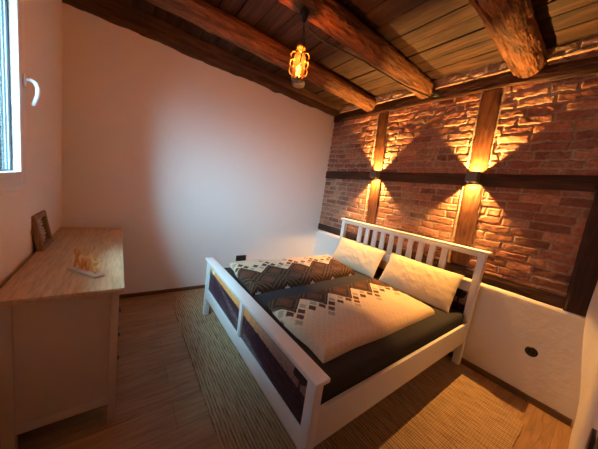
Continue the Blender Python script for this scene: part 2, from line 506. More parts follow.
# ceiling boards running along the brick wall
b = bmesh.new()
y = .16
rng = random.Random(4)
while y > -3.72:
    w = rng.uniform(.15, .235)
    j = rng.uniform(-.001, .009)
    xa = -.12
    while xa < 3.60:
        xb = min(3.60, xa + rng.choice([1.64, 1.7, 2.5, 3.8]))
        box(b, (xa + .002, y - w + .008, ZC + .002 + j), (xb - .002, y, ZC + .03 + j), .004, 1)
        xa = xb
    y -= w
box(b, (-.12, -3.75, ZC + .034), (3.60, .30, ZC + .09))
o = obj('ceiling', b, M_plank); tag(o, kind='structure')

# baseboards
def baseboard(name, lo, hi, mat):
    b = boxm(lo, hi, .004, 2); o = obj(name, b, mat); tag(o, kind='structure')
M_basey = wood('baseboard_wood_side', [(.10, .055, .03), (.15, .085, .045), (.2, .12, .065)], 'y', .9, .5, .0008)
baseboard('baseboard_back', (0.012, .003, 0), (3.33, .016, .060), M_base)
baseboard('baseboard_left', (0, YW, 0), (.012, .003, .045), M_basey)
baseboard('baseboard_front', (.012, YW, 0), (3.33, YW + .012, .045), M_base)

# ------------------------------------------------------------------ window
win = bpy.data.objects.new('window_1', None); COL.objects.link(win); win.location = (WX0, YW, WZ0); tag(win, kind='structure')
def ring(b, x0, x1, z0, z1, w, ya, yb, bev=.003):
    box(b, (x0, ya, z0), (x0 + w, yb, z1), bev); box(b, (x1 - w, ya, z0), (x1, yb, z1), bev)
    box(b, (x0 + w, ya, z0), (x1 - w, yb, z0 + w), bev); box(b, (x0 + w, ya, z1 - w), (x1 - w, yb, z1), bev)
    return b
obj('window_frame', ring(bmesh.new(), WX0 + .001, WX1 - .001, WZ0 + .001, WZ1 - .001, .034, YW - .075, YW + .004), M_pvc, win)
def ring2(b, x0, x1, z0, z1, wx, wz, ya, yb, bev):
    box(b, (x0, ya, z0), (x0 + wx, yb, z1), bev); box(b, (x1 - wx, ya, z0), (x1, yb, z1), bev)
    box(b, (x0 + wx, ya, z0), (x1 - wx, yb, z0 + wz), bev); box(b, (x0 + wx, ya, z1 - wz), (x1 - wx, yb, z1), bev)
    return b
obj('sash', ring2(bmesh.new(), WX0 + .036, WX1 - .036, WZ0 + .036, WZ1 - .036, .108, .072, YW - .068, YW + .012, .005), M_pvc, win)
obj('glazing_gasket', ring2(bmesh.new(), WX0 + .145, WX1 - .145, WZ0 + .109, WZ1 - .109, .005, .005, YW - .032, YW - .022, .001), M_gasket, win)
obj('glass_pane', boxm((WX0 + .145, YW - .034, WZ0 + .109), (WX1 - .145, YW - .028, WZ1 - .109), 0), M_glass, win, smooth=False)
hb = bmesh.new()
hx, hz = WX0 + .090, 1.925
box(hb, (hx - .015, YW + .016, hz - .035), (hx + .015, YW + .027, hz + .035), .006, 3)
pts = [(hx, YW + .022, hz + .008), (hx, YW + .045, hz + .012), (hx - .002, YW + .062, hz + .002), (hx - .006, YW + .070, hz - .025), (hx - .008, YW + .068, hz - .065), (hx - .008, YW + .058, hz - .10), (hx - .008, YW + .050, hz - .125)]
tube(hb, pts, [.009, .010, .0115, .0115, .011, .0105, .009], 12)
h = obj('window_handle', hb, M_pvc, win); tag(h, 'white curved lever handle')

# unseen dark door, added beside the camera to cut the right-hand wall's bounce
dr = bpy.data.objects.new('added_door_1', None); COL.objects.link(dr); dr.location = (XR, -2.55, 0); tag(dr, kind='structure')
M_added_door = wood('added_door_wood', [(.05, .024, .012), (.09, .042, .02), (.13, .062, .03)], 'z', 1, .5, .001)
obj('added_door_leaf', boxm((XR - .025, -3.02, .008), (XR - .012, -2.08, 2.02), .003), M_added_door, dr)
db = bmesh.new()
box(db, (XR - .032, -3.10, 0), (XR - .014, -3.02, 2.10), .004); box(db, (XR - .032, -2.08, 0), (XR - .014, -2.00, 2.10), .004); box(db, (XR - .032, -3.02, 2.02), (XR - .014, -2.08, 2.10), .004)
obj('added_door_frame', db, M_added_door, dr)

# ------------------------------------------------------------------ timber frame on the brick wall
def timber(name, label, path, w, t, mat, base, seed, group='timbers of the half-timbered wall', yface=.032, cracks=0):
    """path [(x,z),...] centre line on the wall; w width on wall, t depth"""
    path = np.array(path, float)
    seg = np.linalg.norm(np.diff(path, axis=0), axis=1); s = np.concatenate([[0], np.cumsum(seg)])
    n = max(8, int(s[-1] / .02))
    ss = np.linspace(0, s[-1], n)
    cx = np.interp(ss, s, path[:, 0]); cz = np.interp(ss, s, path[:, 1])
    dx = np.gradient(cx, ss); dz = np.gradient(cz, ss); l = np.hypot(dx, dz); dx, dz = dx / l, dz / l
    # section: rounded rectangle (a across wall, b depth toward the room)
    sec = []
    m = 9
    for k in range(m): sec.append((-1 + 2 * k / (m - 1), 0))           # front face
    for k in range(1, 6): sec.append((1, k / 5))
    for k in range(1, m): sec.append((1 - 2 * k / (m - 1), 1))
    for k in range(1, 5): sec.append((-1, 1 - k / 5))
    sec = np.array(sec)
    A = sec[None, :, 0] * w / 2; B = sec[None, :, 1] * t
    S = ss[:, None]
    corner = (np.abs(sec[None, :, 0]) > .95) & (sec[None, :, 1] < .05)
    A = A * (1 - .05 * corner); B = B + .006 * corner
    na = .007 * fbm(S * 3 + seed, sec[None, :, 0] * .8 + seed, sec[None, :, 1] * .7, seed) + .004 * fbm(S * 14, sec[None, :, 0] * 2, sec[None, :, 1], seed + 5)
    A = A + na * np.sign(sec[None, :, 0] + 1e-6) * (np.abs(sec[None, :, 0]) > .9)
    nb = .006 * fbm(S * 3, sec[None, :, 0] * 3, 0 * S + seed, seed + 9) + .004 * fbm(S * 9, sec[None, :, 0] * 9, 0 * S + seed, seed + 13)
    B = B + nb * (sec[None, :, 1] < .5)
    px = cx[:, None] - dz[:, None] * A; pz = cz[:, None] + dx[:, None] * A; py = yface + B
    P = np.stack([px, py, pz], -1)
    me = grid_mesh(P, wrap=True); me = weld(me, 1e-6, True)
    o = obj(name, me, mat, base=base)
    return tag(o, label, 'beam', group)
XE = 3.215
timber('timber_rail', 'long dark horizontal timber along the top of the brick wall, under the log ends', [(.002, 2.852), (1.5, 2.848), (2.4, 2.846), (XR - .005, 2.755)], .130, .035, M_timberx, (.002, .03, 2.85), 3, yface=.022)
timber('timber_rail', 'horizontal dark timber across the middle of the brick wall, both wall lights on it', [(.002, 1.889), (1.6, 1.891), (3.084, 1.896)], .125, .03, M_timberx, (.002, .03, 1.889), 13)
timber('timber_rail', 'low horizontal dark timber sill behind the headboard, above the white knee wall', [(.002, .945), (1.7, .945), (3.110, .925)], .105, .028, M_timberx, (.002, .03, .945), 23, yface=.034)
timber('timber_stud', 'lower timber stud below the wall light nearer the white wall', [(1.118, .999), (1.118, 1.24), (1.10, 1.62), (1.086, 1.825)], .150, .03, M_timber, (1.118, .03, .999), 33, yface=.030)
timber('timber_stud', 'upper timber stud above the wall light nearer the white wall', [(1.080, 1.957), (1.006, 2.775)], .150, .03, M_timber, (1.08, .03, 1.954), 37, yface=.030)
timber('timber_stud', 'lower timber stud below the right wall light, behind the headboard', [(2.33, .999), (2.318, 1.24), (2.303, 1.55), (2.300, 1.826)], .160, .03, M_timber, (2.33, .03, .999), 43, yface=.030)
timber('timber_stud', 'upper timber stud above the right wall light', [(2.295, 1.958), (2.256, 2.772)], .160, .03, M_timber, (2.295, .03, 1.956), 47, yface=.030)
timber('timber_post', 'thick dark corner post at the right end of the brick wall', [(3.178, .875), (3.166, 1.3), (3.150, 2.70)], .125, .020, M_post, (3.178, .03, .875), 53, yface=.020)

# ------------------------------------------------------------------ log beams
def log(label, xc, zc, r, seed, y0=YW + .002, y1=.018, crack=None, mat=None):
    nt_, ns = 120, 640
    th = np.linspace(0, 2 * PI, nt_, endpoint=False)[None, :]
    yv = np.linspace(y0, y1, ns)[:, None]
    cth, sth = np.cos(th), np.sin(th)
    rr = r * (1 + .035 * fbm(yv * .8 + seed, cth * .8, sth * .8, seed)) + .011 * fbm(yv * 7, cth * 2.6, sth * 2.6, seed + 2) + .006 * fbm(yv * 24, cth * 5.5, sth * 5.5, seed + 4) + .0045 * np.abs(fbm(yv * 38, cth * 6 + yv * 9, sth * 6, seed + 6, 3))
    if crack:
        ang, wid, dep = crack
        a = ang + .22 * np.sin(yv * 1.7 + seed) * .6 + .12 * fbm(yv * 5, 0 * yv, 0 * yv, seed + 7)
        dd = np.abs((th - a + PI) % (2 * PI) - PI)
        rr = rr - dep * (1 - smooth(0, wid, dd))
    rr = rr * (1 - .10 * smooth(y1 - .02, y1, yv) ** 2)
    ox = .012 * np.sin(yv * 1.1 + seed)
    x = xc + ox * smooth(0, -1, yv) + rr * cth; z = np.minimum(zc + rr * sth, ZC - .001)
    P = np.stack([x, yv + 0 * th, z], -1)
    me = weld(grid_mesh(P, wrap=True), 1e-6, True)
    o = obj('log_beam', me, mat or M_log, base=(xc, y1, zc))
    return tag(o, label, 'beam', 'round log beams under the ceiling')
log('round log ceiling beam closest to the white wall, smoke detector beside it', .772, 2.927, .097, 3)
log('middle round log ceiling beam with a dark cable and the amber lantern hanging from it', 1.588, 2.927, .098, 8)
log('round log ceiling beam furthest from the white wall, split by one long crack', 2.508, 2.922, .113, 15, crack=(-PI / 2 - .42, .085, .020))

# edge timber on top of the white wall
ns = 200
yv = np.linspace(YW + .002, .02, ns)[:, None]
sec = [(0, 0), (.05, -.004), (.10, 0), (.125, .006), (.132, .03), (.134, .06), (.150, .068), (.162, .08), (.165, .11), (.165, .139), (.08, .139), (0, .139), (0, .07)]
sec = np.array(sec); S0 = sec[None, :, 0]; S1 = sec[None, :, 1]
nx_ = fbm(yv * 4, S0 * 12, S1 * 12, 5) * .022 * (S0 > .04); nz_ = fbm(yv * 5, S0 * 9, S1 * 9, 9) * .026 * (S1 < .05)
P = np.stack([np.maximum(S0 + nx_, .001), yv + 0 * S0, np.minimum(2.882 + S1 + nz_, ZC - .001)], -1)
me = weld(grid_mesh(P, wrap=True), 1e-6, True)
o = obj('edge_timber', me, M_timbery, base=(.001, 0, 2.882)); tag(o, 'rough squared edge timber lying along the top of the white wall', 'beam')

# ------------------------------------------------------------------ wall lights
def sconce(cx, cz, label):
    h = .05; t = .0035; yb = .021; yf = yb - .10
    r = thing('wall_light', label, 'wall light', (cx, yb, cz - h), 0, 'cube up-and-down wall lights')
    b = bmesh.new()
    box(b, (cx - h, yf, cz - h), (cx + h, yf + t, cz + h), .0008, 1)
    box(b, (cx - h, yb - t, cz - h), (cx + h, yb, cz + h), .0008, 1)
    box(b, (cx - h, yf + t, cz - h), (cx - h + t, yb - t, cz + h), .0005, 1)
    box(b, (cx + h - t, yf + t, cz - h), (cx + h, yb - t, cz + h), .0005, 1)
    obj('housing', b, M_steel, r, smooth=False)
    b = bmesh.new(); q = t + .0008; hh = h - .0015  # black liner added to soak up the glow inside the housing
    box(b, (cx - h + t, yf + t, cz - hh), (cx + h - t, yf + q, cz + hh)); box(b, (cx - h + t, yb - q, cz - hh), (cx + h - t, yb - t, cz + hh))
    box(b, (cx - h + t, yf + q, cz - hh), (cx - h + q, yb - q, cz + hh)); box(b, (cx + h - q, yf + q, cz - hh), (cx + h - t, yb - q, cz + hh))
    obj('added_lining', b, M_added_lining, r, smooth=False)
    led = bmesh.new(); bmesh.ops.create_icosphere(led, subdivisions=2, radius=.004); bmesh.ops.translate(led, vec=(cx, yb - .0075, cz), verts=led.verts)
    for rx, wt in ((PI, 1.0), (0, .9)):
        ld = bpy.data.lights.new('wall_light_lamp', 'SPOT'); ld.energy = SCONCE_W * wt; ld.color = WARM; ld.shadow_soft_size = .003
        ld.spot_size = math.radians(120); ld.spot_blend = 1.0
        lo = bpy.data.objects.new('wall_light_lamp', ld); COL.objects.link(lo); lo.location = (cx, yb - .05, cz); lo.rotation_euler = (rx, 0, 0)
    obj('led', led, M_bulb_small, r)
WARM = (1.0, .49, .12)
SCONCE_W = 41
M_bulb_small = emit('led_chip', (1.0, .7, .35), 2)
sconce(1.098, 1.911, 'small cube wall light on the stud nearer the white wall')
sconce(2.290, 1.911, 'small cube wall light on the middle stud, right of the other one')

# ------------------------------------------------------------------ lantern
LX, LY = 1.625, -1.844
lan = thing('hanging_lantern', 'small amber glass lantern lamp with wire loops hanging from the middle log beam', 'lamp', (LX, LY, 2.31))
b = bmesh.new()
box(b, (1.578, LY - .03, 2.79), (1.638, LY + .03, 2.838), .012, 3); lathe(b, [(.0, 2.735), (.014, 2.74), (.022, 2.765), (.026, 2.795), (.02, 2.80)], (1.616, LY, 0), 16)
obj('ceiling_hook', b, M_black, lan)
b = tube(bmesh.new(), [(1.616, LY, 2.745), (1.620, LY, 2.67), (1.625, LY, 2.585)], .0045, 8)
tube(b, [(1.618, LY, 2.74), (1.640, LY + .004, 2.67), (1.655, LY + .004, 2.59), (1.663, LY - .012, 2.52), (1.667, LY - .020, 2.43), (1.662, LY - .018, 2.345)], .0035, 8)
obj('hanging_cord', b, M_black, lan)
b = lathe(bmesh.new(), [(.030, 2.600), (.036, 2.595), (.038, 2.575), (.033, 2.565), (.040, 2.550), (.046, 2.52), (.047, 2.44), (.044, 2.40), (.036, 2.385)], (LX, LY, 0), 32)
b2 = [f for f in b.faces if len(f.verts) > 4]
bmesh.ops.delete(b, geom=b2, context='FACES_ONLY')
obj('amber_glass', b, M_amber, lan)
b = lathe(bmesh.new(), [(.012, 2.625), (.030, 2.620), (.034, 2.605), (.030, 2.598)], (LX, LY, 0), 24)
obj('cap', b, plain('aged_brass', (.25, .13, .05), .45, .7), lan)
b = lathe(bmesh.new(), [(.038, 2.386), (.042, 2.382), (.042, 2.376), (.028, 2.371), (.0, 2.37)], (LX, LY, 0), 24)
for k in range(10):
    a = 2 * PI * k / 10
    b_ = bmesh.ops.create_icosphere(b, subdivisions=1, radius=.009, matrix=Matrix.Translation((LX + .042 * math.cos(a), LY + .042 * math.sin(a), 2.388)))
obj('base_ring', b, plain('lantern_base_metal', (.20, .09, .03), .5, .5), lan)
# wire loops on both sides of the glass, seen side on from the room's corner
M_wire = plain('pale_wire', (.30, .17, .08), .5, .2)
dv = Vector((.55, .80, 0)).normalized()
for sgn in (-1, 1):
    for k in range(3):
        zc = 2.545 - k * .052
        pts = []
        for i in range(17):
            a = -PI * .62 + PI * 1.24 * i / 16
            q = Vector((LX, LY, zc)) + dv * sgn * (.047 + .022 * math.cos(a)) + Vector((0, 0, .030 * math.sin(a)))
            pts.append(q)
        obj('wire_loop', tube(bmesh.new(), pts, .0036, 8), M_wire, lan)
b = lathe(bmesh.new(), [(.0, 2.485), (.004, 2.475), (.012, 2.45), (.015, 2.43), (.012, 2.412), (.010, 2.40), (.010, 2.372)], (LX, LY, 0), 20)
obj('bulb', b, M_bulb, lan)
ld = bpy.data.lights.new('lantern_lamp', 'POINT'); ld.energy = 3.8; ld.color = (1, .56, .23); ld.shadow_soft_size = .012
lo = bpy.data.objects.new('lantern_lamp', ld); COL.objects.link(lo); lo.location = (LX, LY, 2.462)

for ch in lan.children:
    if not ch.name.startswith(('ceiling_hook', 'hanging_cord')): ch.location.z -= .035
# cable stapled along the middle log
def on_log(y, a, off=.004):
    r = .098 + .018 + off
    return (1.588 + r * math.sin(a), y, 2.927 - r * math.cos(a))
ys = np.linspace(-1.10, -.03, 34)
aa = np.interp(ys, [-1.10, -.9, -.5, -.03], [-.28, -.20, .06, .62])
free = [(1.615, LY + .045, 2.738), (1.608, LY + .09, 2.728), (1.596, LY + .17, 2.728), (1.582, LY + .28, 2.742), (1.570, LY + .42, 2.764), (1.560, LY + .58, 2.788)]
pts = free + [on_log(y, a) for y, a in zip(ys, aa)] + [(1.70, -.012, 2.83), (1.735, .0, 2.835)]
b = tube(bmesh.new(), pts, .0075, 8)
cab = obj('power_cable', b, M_black, base=pts[0]); tag(cab, 'thin dark power cable stapled along the underside of the middle log', 'cable')
for y in (-1.06, -.52):
    a = float(np.interp(y, ys, aa)); p = on_log(y, a, .002)
    st = bmesh.new(); bmesh.ops.create_uvsphere(st, u_segments=12, v_segments=8, radius=.012, matrix=Matrix.Translation(p))
    obj('cable_clip', st, M_black, cab)
b = bmesh.new()
box(b, (1.705, -.028, 2.815), (1.765, .018, 2.872), .008, 3)
lathe(b, [(.0, -.05), (.012, -.048), (.018, -.03), (.018, -.02)], (1.735, 0, 2.840), 16, 'y')
o = obj('junction_box', b, M_black, base=(1.735, .018, 2.815)); tag(o, 'small black junction box on the top timber at the end of the middle log', 'junction box')

# smoke detector on the boards between the white wall and the first log
b = lathe(bmesh.new(), [(.0, -.056), (.064, -.056), (.082, -.048), (.090, -.030), (.092, 0)], (.264, -.965, ZC - .004), 40)
o = obj('smoke_detector', b, M_plastic, base=(.264, -.965, ZC - .004)); tag(o, 'round off-white smoke detector on the ceiling boards beside the first log', 'smoke detector')

# ------------------------------------------------------------------ sockets
b = boxm((0, -1.497, .366), (.009, -1.337, .452), .004, 3)
s = thing('double_socket', 'black rectangular double power socket low on the white wall', 'power socket', (0, -1.417, .366))
obj('cover_plate', b, M_black, s)
for yc in (-1.455, -1.379):
    w = lathe(bmesh.new(), [(.031, 0), (.031, .0105), (.027, .0105), (.024, .002), (.0, .002)], (0, yc, .409), 28, 'x')
    obj('socket_insert', w, plain('socket_insert_black', (.02, .02, .02), .5), s)
s = thing('round_socket', 'round black power socket on the white knee wall right of the bed', 'power socket', (3.016, .012, .437))
obj('cover_plate', lathe(bmesh.new(), [(.042, .006), (.042, -.004), (.038, -.009), (.030, -.009), (.027, -.002), (.0, -.002)], (3.016, .012, .437), 40, 'y'), M_black, s)
obj('socket_insert', boxm((3.009, .008, .418), (3.023, .010, .456), 0), plain('socket_slot_black', (.03, .03, .032), .5), s)
s = thing('socket', 'black power socket cut by the right edge of the photo, on the right-hand wall', 'power socket', (3.338, -1.565, .775))
obj('cover_plate', boxm((3.331, -1.605, .775), (3.342, -1.525, .855), .003, 2), M_black, s)

# ------------------------------------------------------------------ rug
def rug():
    corners = [(.05, -2.37), (3.11, -2.372), (3.118, -.35), (2.66, -.088), (.05, -.088)]
    b = bmesh.new()
    vs = []
    def seg(p, q, n):
        for i in range(n):
            t = i / n
            vs.append((p[0] + (q[0] - p[0]) * t, p[1] + (q[1] - p[1]) * t))
    for i in range(5): seg(corners[i], corners[(i + 1) % 5], 60)
    rr = random.Random(3)
    pts = [(x + rr.uniform(-.004, .004), y + rr.uniform(-.004, .004)) for x, y in vs]
    bot = [b.verts.new((x, y, .0005)) for x, y in pts]; top = [b.verts.new((x, y, .010)) for x, y in pts]
    b.faces.new(list(reversed(bot))); b.faces.new(top)
    n = len(pts)
    for i in range(n): b.faces.new((bot[i], bot[(i + 1) % n], top[(i + 1) % n], top[i]))
    return b
o = obj('jute_rug', rug(), M_jute, base=(1.6, -1.2, 0), smooth=False); tag(o, 'large woven natural jute rug on the wooden floor under the bed', 'rug')

# ------------------------------------------------------------------ bed
BX0, BX1 = .650, 2.585
HX0, HX1 = .672, 2.565          # outer faces of the posts
bed = thing('bed', 'white wooden double bed with slatted headboard and printed footboard panels', 'bed', (1.6175, -1.06, 0))
pw = .064
for x in (HX0, HX1 - pw):
    obj('headboard_post', boxm((x, -.072, 0), (x + pw, -.012, 1.178), .003), M_white, bed)
obj('headboard_cap', boxm((BX0 - .004, -.092, 1.178), (BX1 + .004, .0, 1.205), .006, 3), M_white, bed)
obj('headboard_top_rail', boxm((HX0 + pw, -.066, 1.137), (HX1 - pw, -.022, 1.178), .002), M_white, bed)
obj('headboard_lower_rail', boxm((HX0 + pw, -.066, .772), (HX1 - pw, -.022, .866), .002), M_white, bed)
for k in range(10):
    x = 1.0 + .137 * k * 1.0 if False else 1.0 + k * (2.167 - 1.0) / 9
    obj('headboard_slat', boxm((x, -.056, .866), (x + .066, -.032, 1.137), .002), M_white, bed)

def print_panel(x0, x1, z0, z1, y, flipy, ufun, dark=1.0):
    nx, nz = int((x1 - x0) / .006), int((z1 - z0) / .006)
    x = np.linspace(x0, x1, nx)[:, None] + np.zeros((1, nz)); z = np.linspace(z0, z1, nz)[None, :] + np.zeros((nx, 1))
    u = ufun(x); v = (z - z0) / (z1 - z0)
    hor = .77 - .20 * u
    t = np.clip((v - hor) / (1 - hor), 0, 1)
    warm = (1 - smooth(.45, .85, u))[..., None]
    low = np.array([.86, .34, .10]); high = np.array([.95, .52, .21]); lowr = np.array([.27, .15, .12]); highr = np.array([.36, .27, .24])
    sky = (low * (1 - t[..., None]) + high * t[..., None]) * warm + (lowr * (1 - t[..., None]) + highr * t[..., None]) * (1 - warm)
    dvx, dvz = u - .02, (hor - v) + 1e-3
    slope = dvx * 3.0 / (dvz + .12)
    stripe = .5 + .5 * np.sin(slope * 7 + .6 * fbm(u * 20, v * 8, 0 * u, 3))
    pur = np.array([.050, .017, .030]); pur2 = np.array([.105, .042, .072]); grey = np.array([.30, .25, .25])
    fld = pur * (1 - stripe[..., None]) + pur2 * stripe[..., None]
    path = np.exp(-((slope - 2.6) / .55) ** 2)[..., None] * (.75 + .5 * fbm(u * 90, v * 30, 0 * u, 9)[..., None])
    fld = fld * (1 - np.clip(path, 0, 1)) + grey * np.clip(path, 0, 1)
    fld = fld * (.75 + .9 * fbm(u * 60, v * 25, 0 * u, 12, 3)[..., None]) * (1 - .35 * smooth(.5, 1, u))[..., None]
    treeline = .012 * (1 + vn(u * 160, 0 * u, 0 * u, 4))
    c = np.where((v > hor)[..., None], sky, fld)
    c = np.where(((v > hor - .02) & (v < hor + treeline))[..., None], np.array([.035, .015, .022]), c)
    # lone tree at the right
    ex, ez = (u - .945) / .036, (v - .86) / .155
    crown = (ex ** 2 + ez ** 2 + .9 * fbm(u * 70, v * 14, 0 * u, 20, 3)) < .75
    trunk = (np.abs(u - .945) < .004) & (v > hor - .02) & (v < .8)
    c = np.where((crown | trunk)[..., None], np.array([.02, .015, .02]), c)
    # low sun and shed at the left
    c = np.where((((u - .06) / .02) ** 2 + ((v - .86) / .10) ** 2 < 1)[..., None], np.array([.98, .80, .5]), c)
    P = np.stack([x, y + 0 * x, z], -1)
    me = grid_mesh(P, np.clip(c, .004, 1) * dark, 'panel')
    b = bmesh.new(); b.from_mesh(me)
    box(b, (x0, y + .001, z0), (x1, y + .010, z1))
    m = bpy.data.meshes.new('panel'); b.to_mesh(m); b.free()
    return m
uf = lambda x: (x - .745) / (2.52 - .745)
o = obj('headboard_print_panel', print_panel(HX0 + pw, HX1 - pw, .40, .772, -.050, 1, uf, 1), M_print, bed, smooth=False); tag(o, 'dark purple field print on the lower headboard panel')
FY0, FY1 = -2.108, -2.056
for x in (HX0, HX1 - pw):
    obj('footboard_post', boxm((x, FY0, .0105), (x + pw, FY1, .636), .003), M_white, bed)
obj('footboard_cap', boxm((BX0, FY0 - .020, .636), (BX1, FY1 + .020, .660), .006, 3), M_white, bed)
obj('footboard_top_rail', boxm((HX0 + pw, FY0 + .006, .600), (HX1 - pw, FY1 - .006, .636), .002), M_white, bed)
obj('footboard_lower_rail', boxm((HX0 + pw, FY0 + .004, .215), (HX1 - pw, FY1 - .006, .315), .002), M_white, bed)
obj('footboard_mullion', boxm((1.617, FY0 + .006, .315), (1.663, FY1 - .006, .600), .002), M_white, bed)
o = obj('footboard_print_panel', print_panel(HX0 + pw, 1.617, .315, .600, FY0 + .024, 1, uf), M_print, bed, smooth=False); tag(o, 'orange sunset over purple lavender field, the panel further from the camera')
o = obj('footboard_print_panel', print_panel(1.663, HX1 - pw, .315, .600, FY0 + .024, 1, uf), M_print, bed, smooth=False); tag(o, 'dusky lavender field with a lone tree, the panel nearer the camera')
obj('side_rail', boxm((HX1 - .030, FY1, .245), (HX1 - .006, -.072, .462), .003), M_white, bed)
obj('side_rail', boxm((HX0 + .006, FY1, .245), (HX0 + .030, -.072, .462), .003), M_white, bed)
b = bmesh.new()
for k in range(14):
    y = -1.93 + k * .138
    box(b, (HX0 + .031, y, .268), (HX1 - .031, y + .07, .284), .002, 1)
box(b, (1.59, FY1 + .002, .20), (1.65, -.075, .268), .002, 1)
obj('slatted_base', b, M_signwood, bed)

# mattress with its fitted sheet
b = boxm((HX0 + .036, -2.035, .285), (HX1 - .036, -.082, .558), .045, 6)
o = obj('mattress', b, M_sheet, base=(1.6175, -1.06, .285)); tag(o, 'thick mattress in a dark grey fitted sheet lying in the white bed', 'mattress')

# ------------------------------------------------------------------ duvets
def duvet(label, c, zb, thick, brown_rows, flip, seed, P=.34, Q=.36, off=0.0, sh=0.0, s0=0.0):
    """c: corners [brown-foot, brown-head, cream-head, cream-foot] (x,y) ; s 0 (brown edge) -> 1 (cream edge)"""
    ns, nt_ = 190, 360
    s = np.linspace(0, 1, ns)[:, None] + np.zeros((1, nt_)); t = np.linspace(0, 1, nt_)[None, :] + np.zeros((ns, 1))
    c = np.array(c, float)
    # wavy soft outline
    ss = s + .012 * vn(t * 5, s * 0 + seed, 0 * s, seed) * np.abs(s - .5) * 2
    tt = t + .008 * vn(s * 5, t * 0 + seed, 0 * s, seed + 1) * np.abs(t - .5) * 2
    XY = ((1 - ss) * (1 - tt))[..., None] * c[0] + ((1 - ss) * tt)[..., None] * c[1] + (ss * tt)[..., None] * c[2] + (ss * (1 - tt))[..., None] * c[3]
    W = np.linalg.norm(c[3] - c[0]) * .5 + np.linalg.norm(c[2] - c[1]) * .5; Ln = np.linalg.norm(c[1] - c[0])
    sm, tm = s * W, t * Ln
    de = np.minimum(np.minimum(sm, W - sm), np.minimum(tm, Ln - tm))
    prof = np.sqrt(np.clip(1 - (1 - np.clip(de / .055, 0, 1)) ** 2, 0, 1))
    wr = .016 * fbm(sm * 4.5, tm * 3.2, 0 * s, seed + 3) + .006 * fbm(sm * 14, tm * 9, 0 * s, seed + 5)
    # quilting
    h = thick * (.93 + 0 * s) + wr
    Z = zb + prof * h
    top = np.stack([XY[..., 0], XY[..., 1], Z], -1)
    bot = np.stack([XY[..., 0], XY[..., 1], zb + 0 * Z], -1)
    zs = Z.mean(1); sa = np.concatenate([[0], np.cumsum(np.hypot(np.diff(zs), W / (ns - 1)))])
    zt = Z.mean(0); ta = np.concatenate([[0], np.cumsum(np.hypot(np.diff(zt), Ln / (nt_ - 1)))])
    sm = sa[:, None] + 0 * s; tm = ta[None, :] + 0 * t
    # ---- woven pattern: diamond lattice turning from brown to cream
    sm = sm + s0
    a = sm / Q + tm / P + off; bb = sm / Q - tm / P + 40 - off + sh
    ia, ib = np.floor(a), np.floor(bb); fa, fb = a - ia - .5, bb - ib - .5
    row = ia + ib - 40
    m = np.maximum(np.abs(fa), np.abs(fb))
    dark = np.array([.072, .030, .014]); dark2 = np.array([.030, .016, .010]); rust = np.array([.125, .045, .025]); tan = np.array([.26, .145, .075])
    cream = np.array([.68, .51, .35]); grey = np.array([.36, .29, .22]); brn = np.array([.095, .040, .025])
    col = np.zeros(s.shape + (3,)) + dark
    def put(mask, v): col[mask] = v
    put((m > .40) & (m < .44), tan * .45); put((m > .30) & (m < .36), dark2); put((m > .22) & (m < .26), tan * .42); put(m < .17, rust)
    odd = (np.mod(row, 2) == 0)
    put(m > .465, dark2)
    put((row <= -1) & (m < .085), np.array([.62, .52, .42])); put((row <= -1) & (m > .085) & (m < .2), dark2)
    # sub-lattice of small diamonds on cream
    a3, b3 = a * 3, bb * 3
    ja, jb = np.floor(a3), np.floor(b3); ga, gb = np.abs(a3 - ja - .5), np.abs(b3 - jb - .5)
    mm = np.maximum(ga, gb)
    crm = row > brown_rows
    dist = (ja + jb - 120) - (brown_rows * 3 + 2)     # rows of small diamonds away from the brown
    col[crm] = cream * 1.0
    k = (ja * 7 + jb * 13)
    first = crm & (row <= brown_rows + 1)
    pos = np.mod(ja, 3) + np.mod(jb, 3)
    put(first & (mm < .33) & ((np.mod(ja, 3) == 0) | (np.mod(jb, 3) == 0)) & (pos == 1), grey)
    put(first & (mm < .36) & (np.mod(ja, 3) == 1) & (np.mod(jb, 3) == 1), brn)
    put(first & (mm < .36) & (np.mod(ja, 3) == 2) & (np.mod(jb, 3) == 0), brn)
    put(first & (mm < .36) & (np.mod(ja, 3) == 0) & (np.mod(jb, 3) == 2), brn)
    put(crm & (row == brown_rows + 2) & (mm < .34) & (pos == 0), brn * 1.4)
    put(crm & (row == brown_rows + 2) & (mm < .34) & (pos == 1) & (np.mod(ja, 3) == 0), grey)
    # woven tone-on-tone squares on the plain cream
    q = np.minimum(np.abs(np.mod(a3 * 2, 1) - .5), np.abs(np.mod(b3 * 2, 1) - .5))
    col = np.where((crm & (q < .06) & (np.abs(col - cream).sum(-1) < .01))[..., None], cream * .88, col)
    m1 = grid_mesh(top, col, 'top', flip=flip); m2 = grid_mesh(bot, col, 'bot', flip=not flip)
    b = bmesh.new(); b.from_mesh(m1); b.from_mesh(m2)
    me = bpy.data.meshes.new('duvet'); b.to_mesh(me); b.free()
    weld(me, 1e-5)
    ctr = c.mean(0)
    o = obj('duvet', me, M_duvet, base=(ctr[0], ctr[1], zb))
    return tag(o, label, 'duvet', 'brown and cream patterned duvets')
duvet('folded brown and cream diamond duvet on the bed half beside the white wall', [(1.475, -1.93), (1.355, -.41), (.685, -.29), (.695, -1.865)], .5585, .070, 1, False, 3, off=.2)
duvet('folded duvet with wide cream side on the bed half nearer the camera', [(1.675, -1.905), (1.60, -.36), (2.385, -.46), (2.40, -1.90)], .5585, .060, 0, True, 9, off=.55, s0=.035)

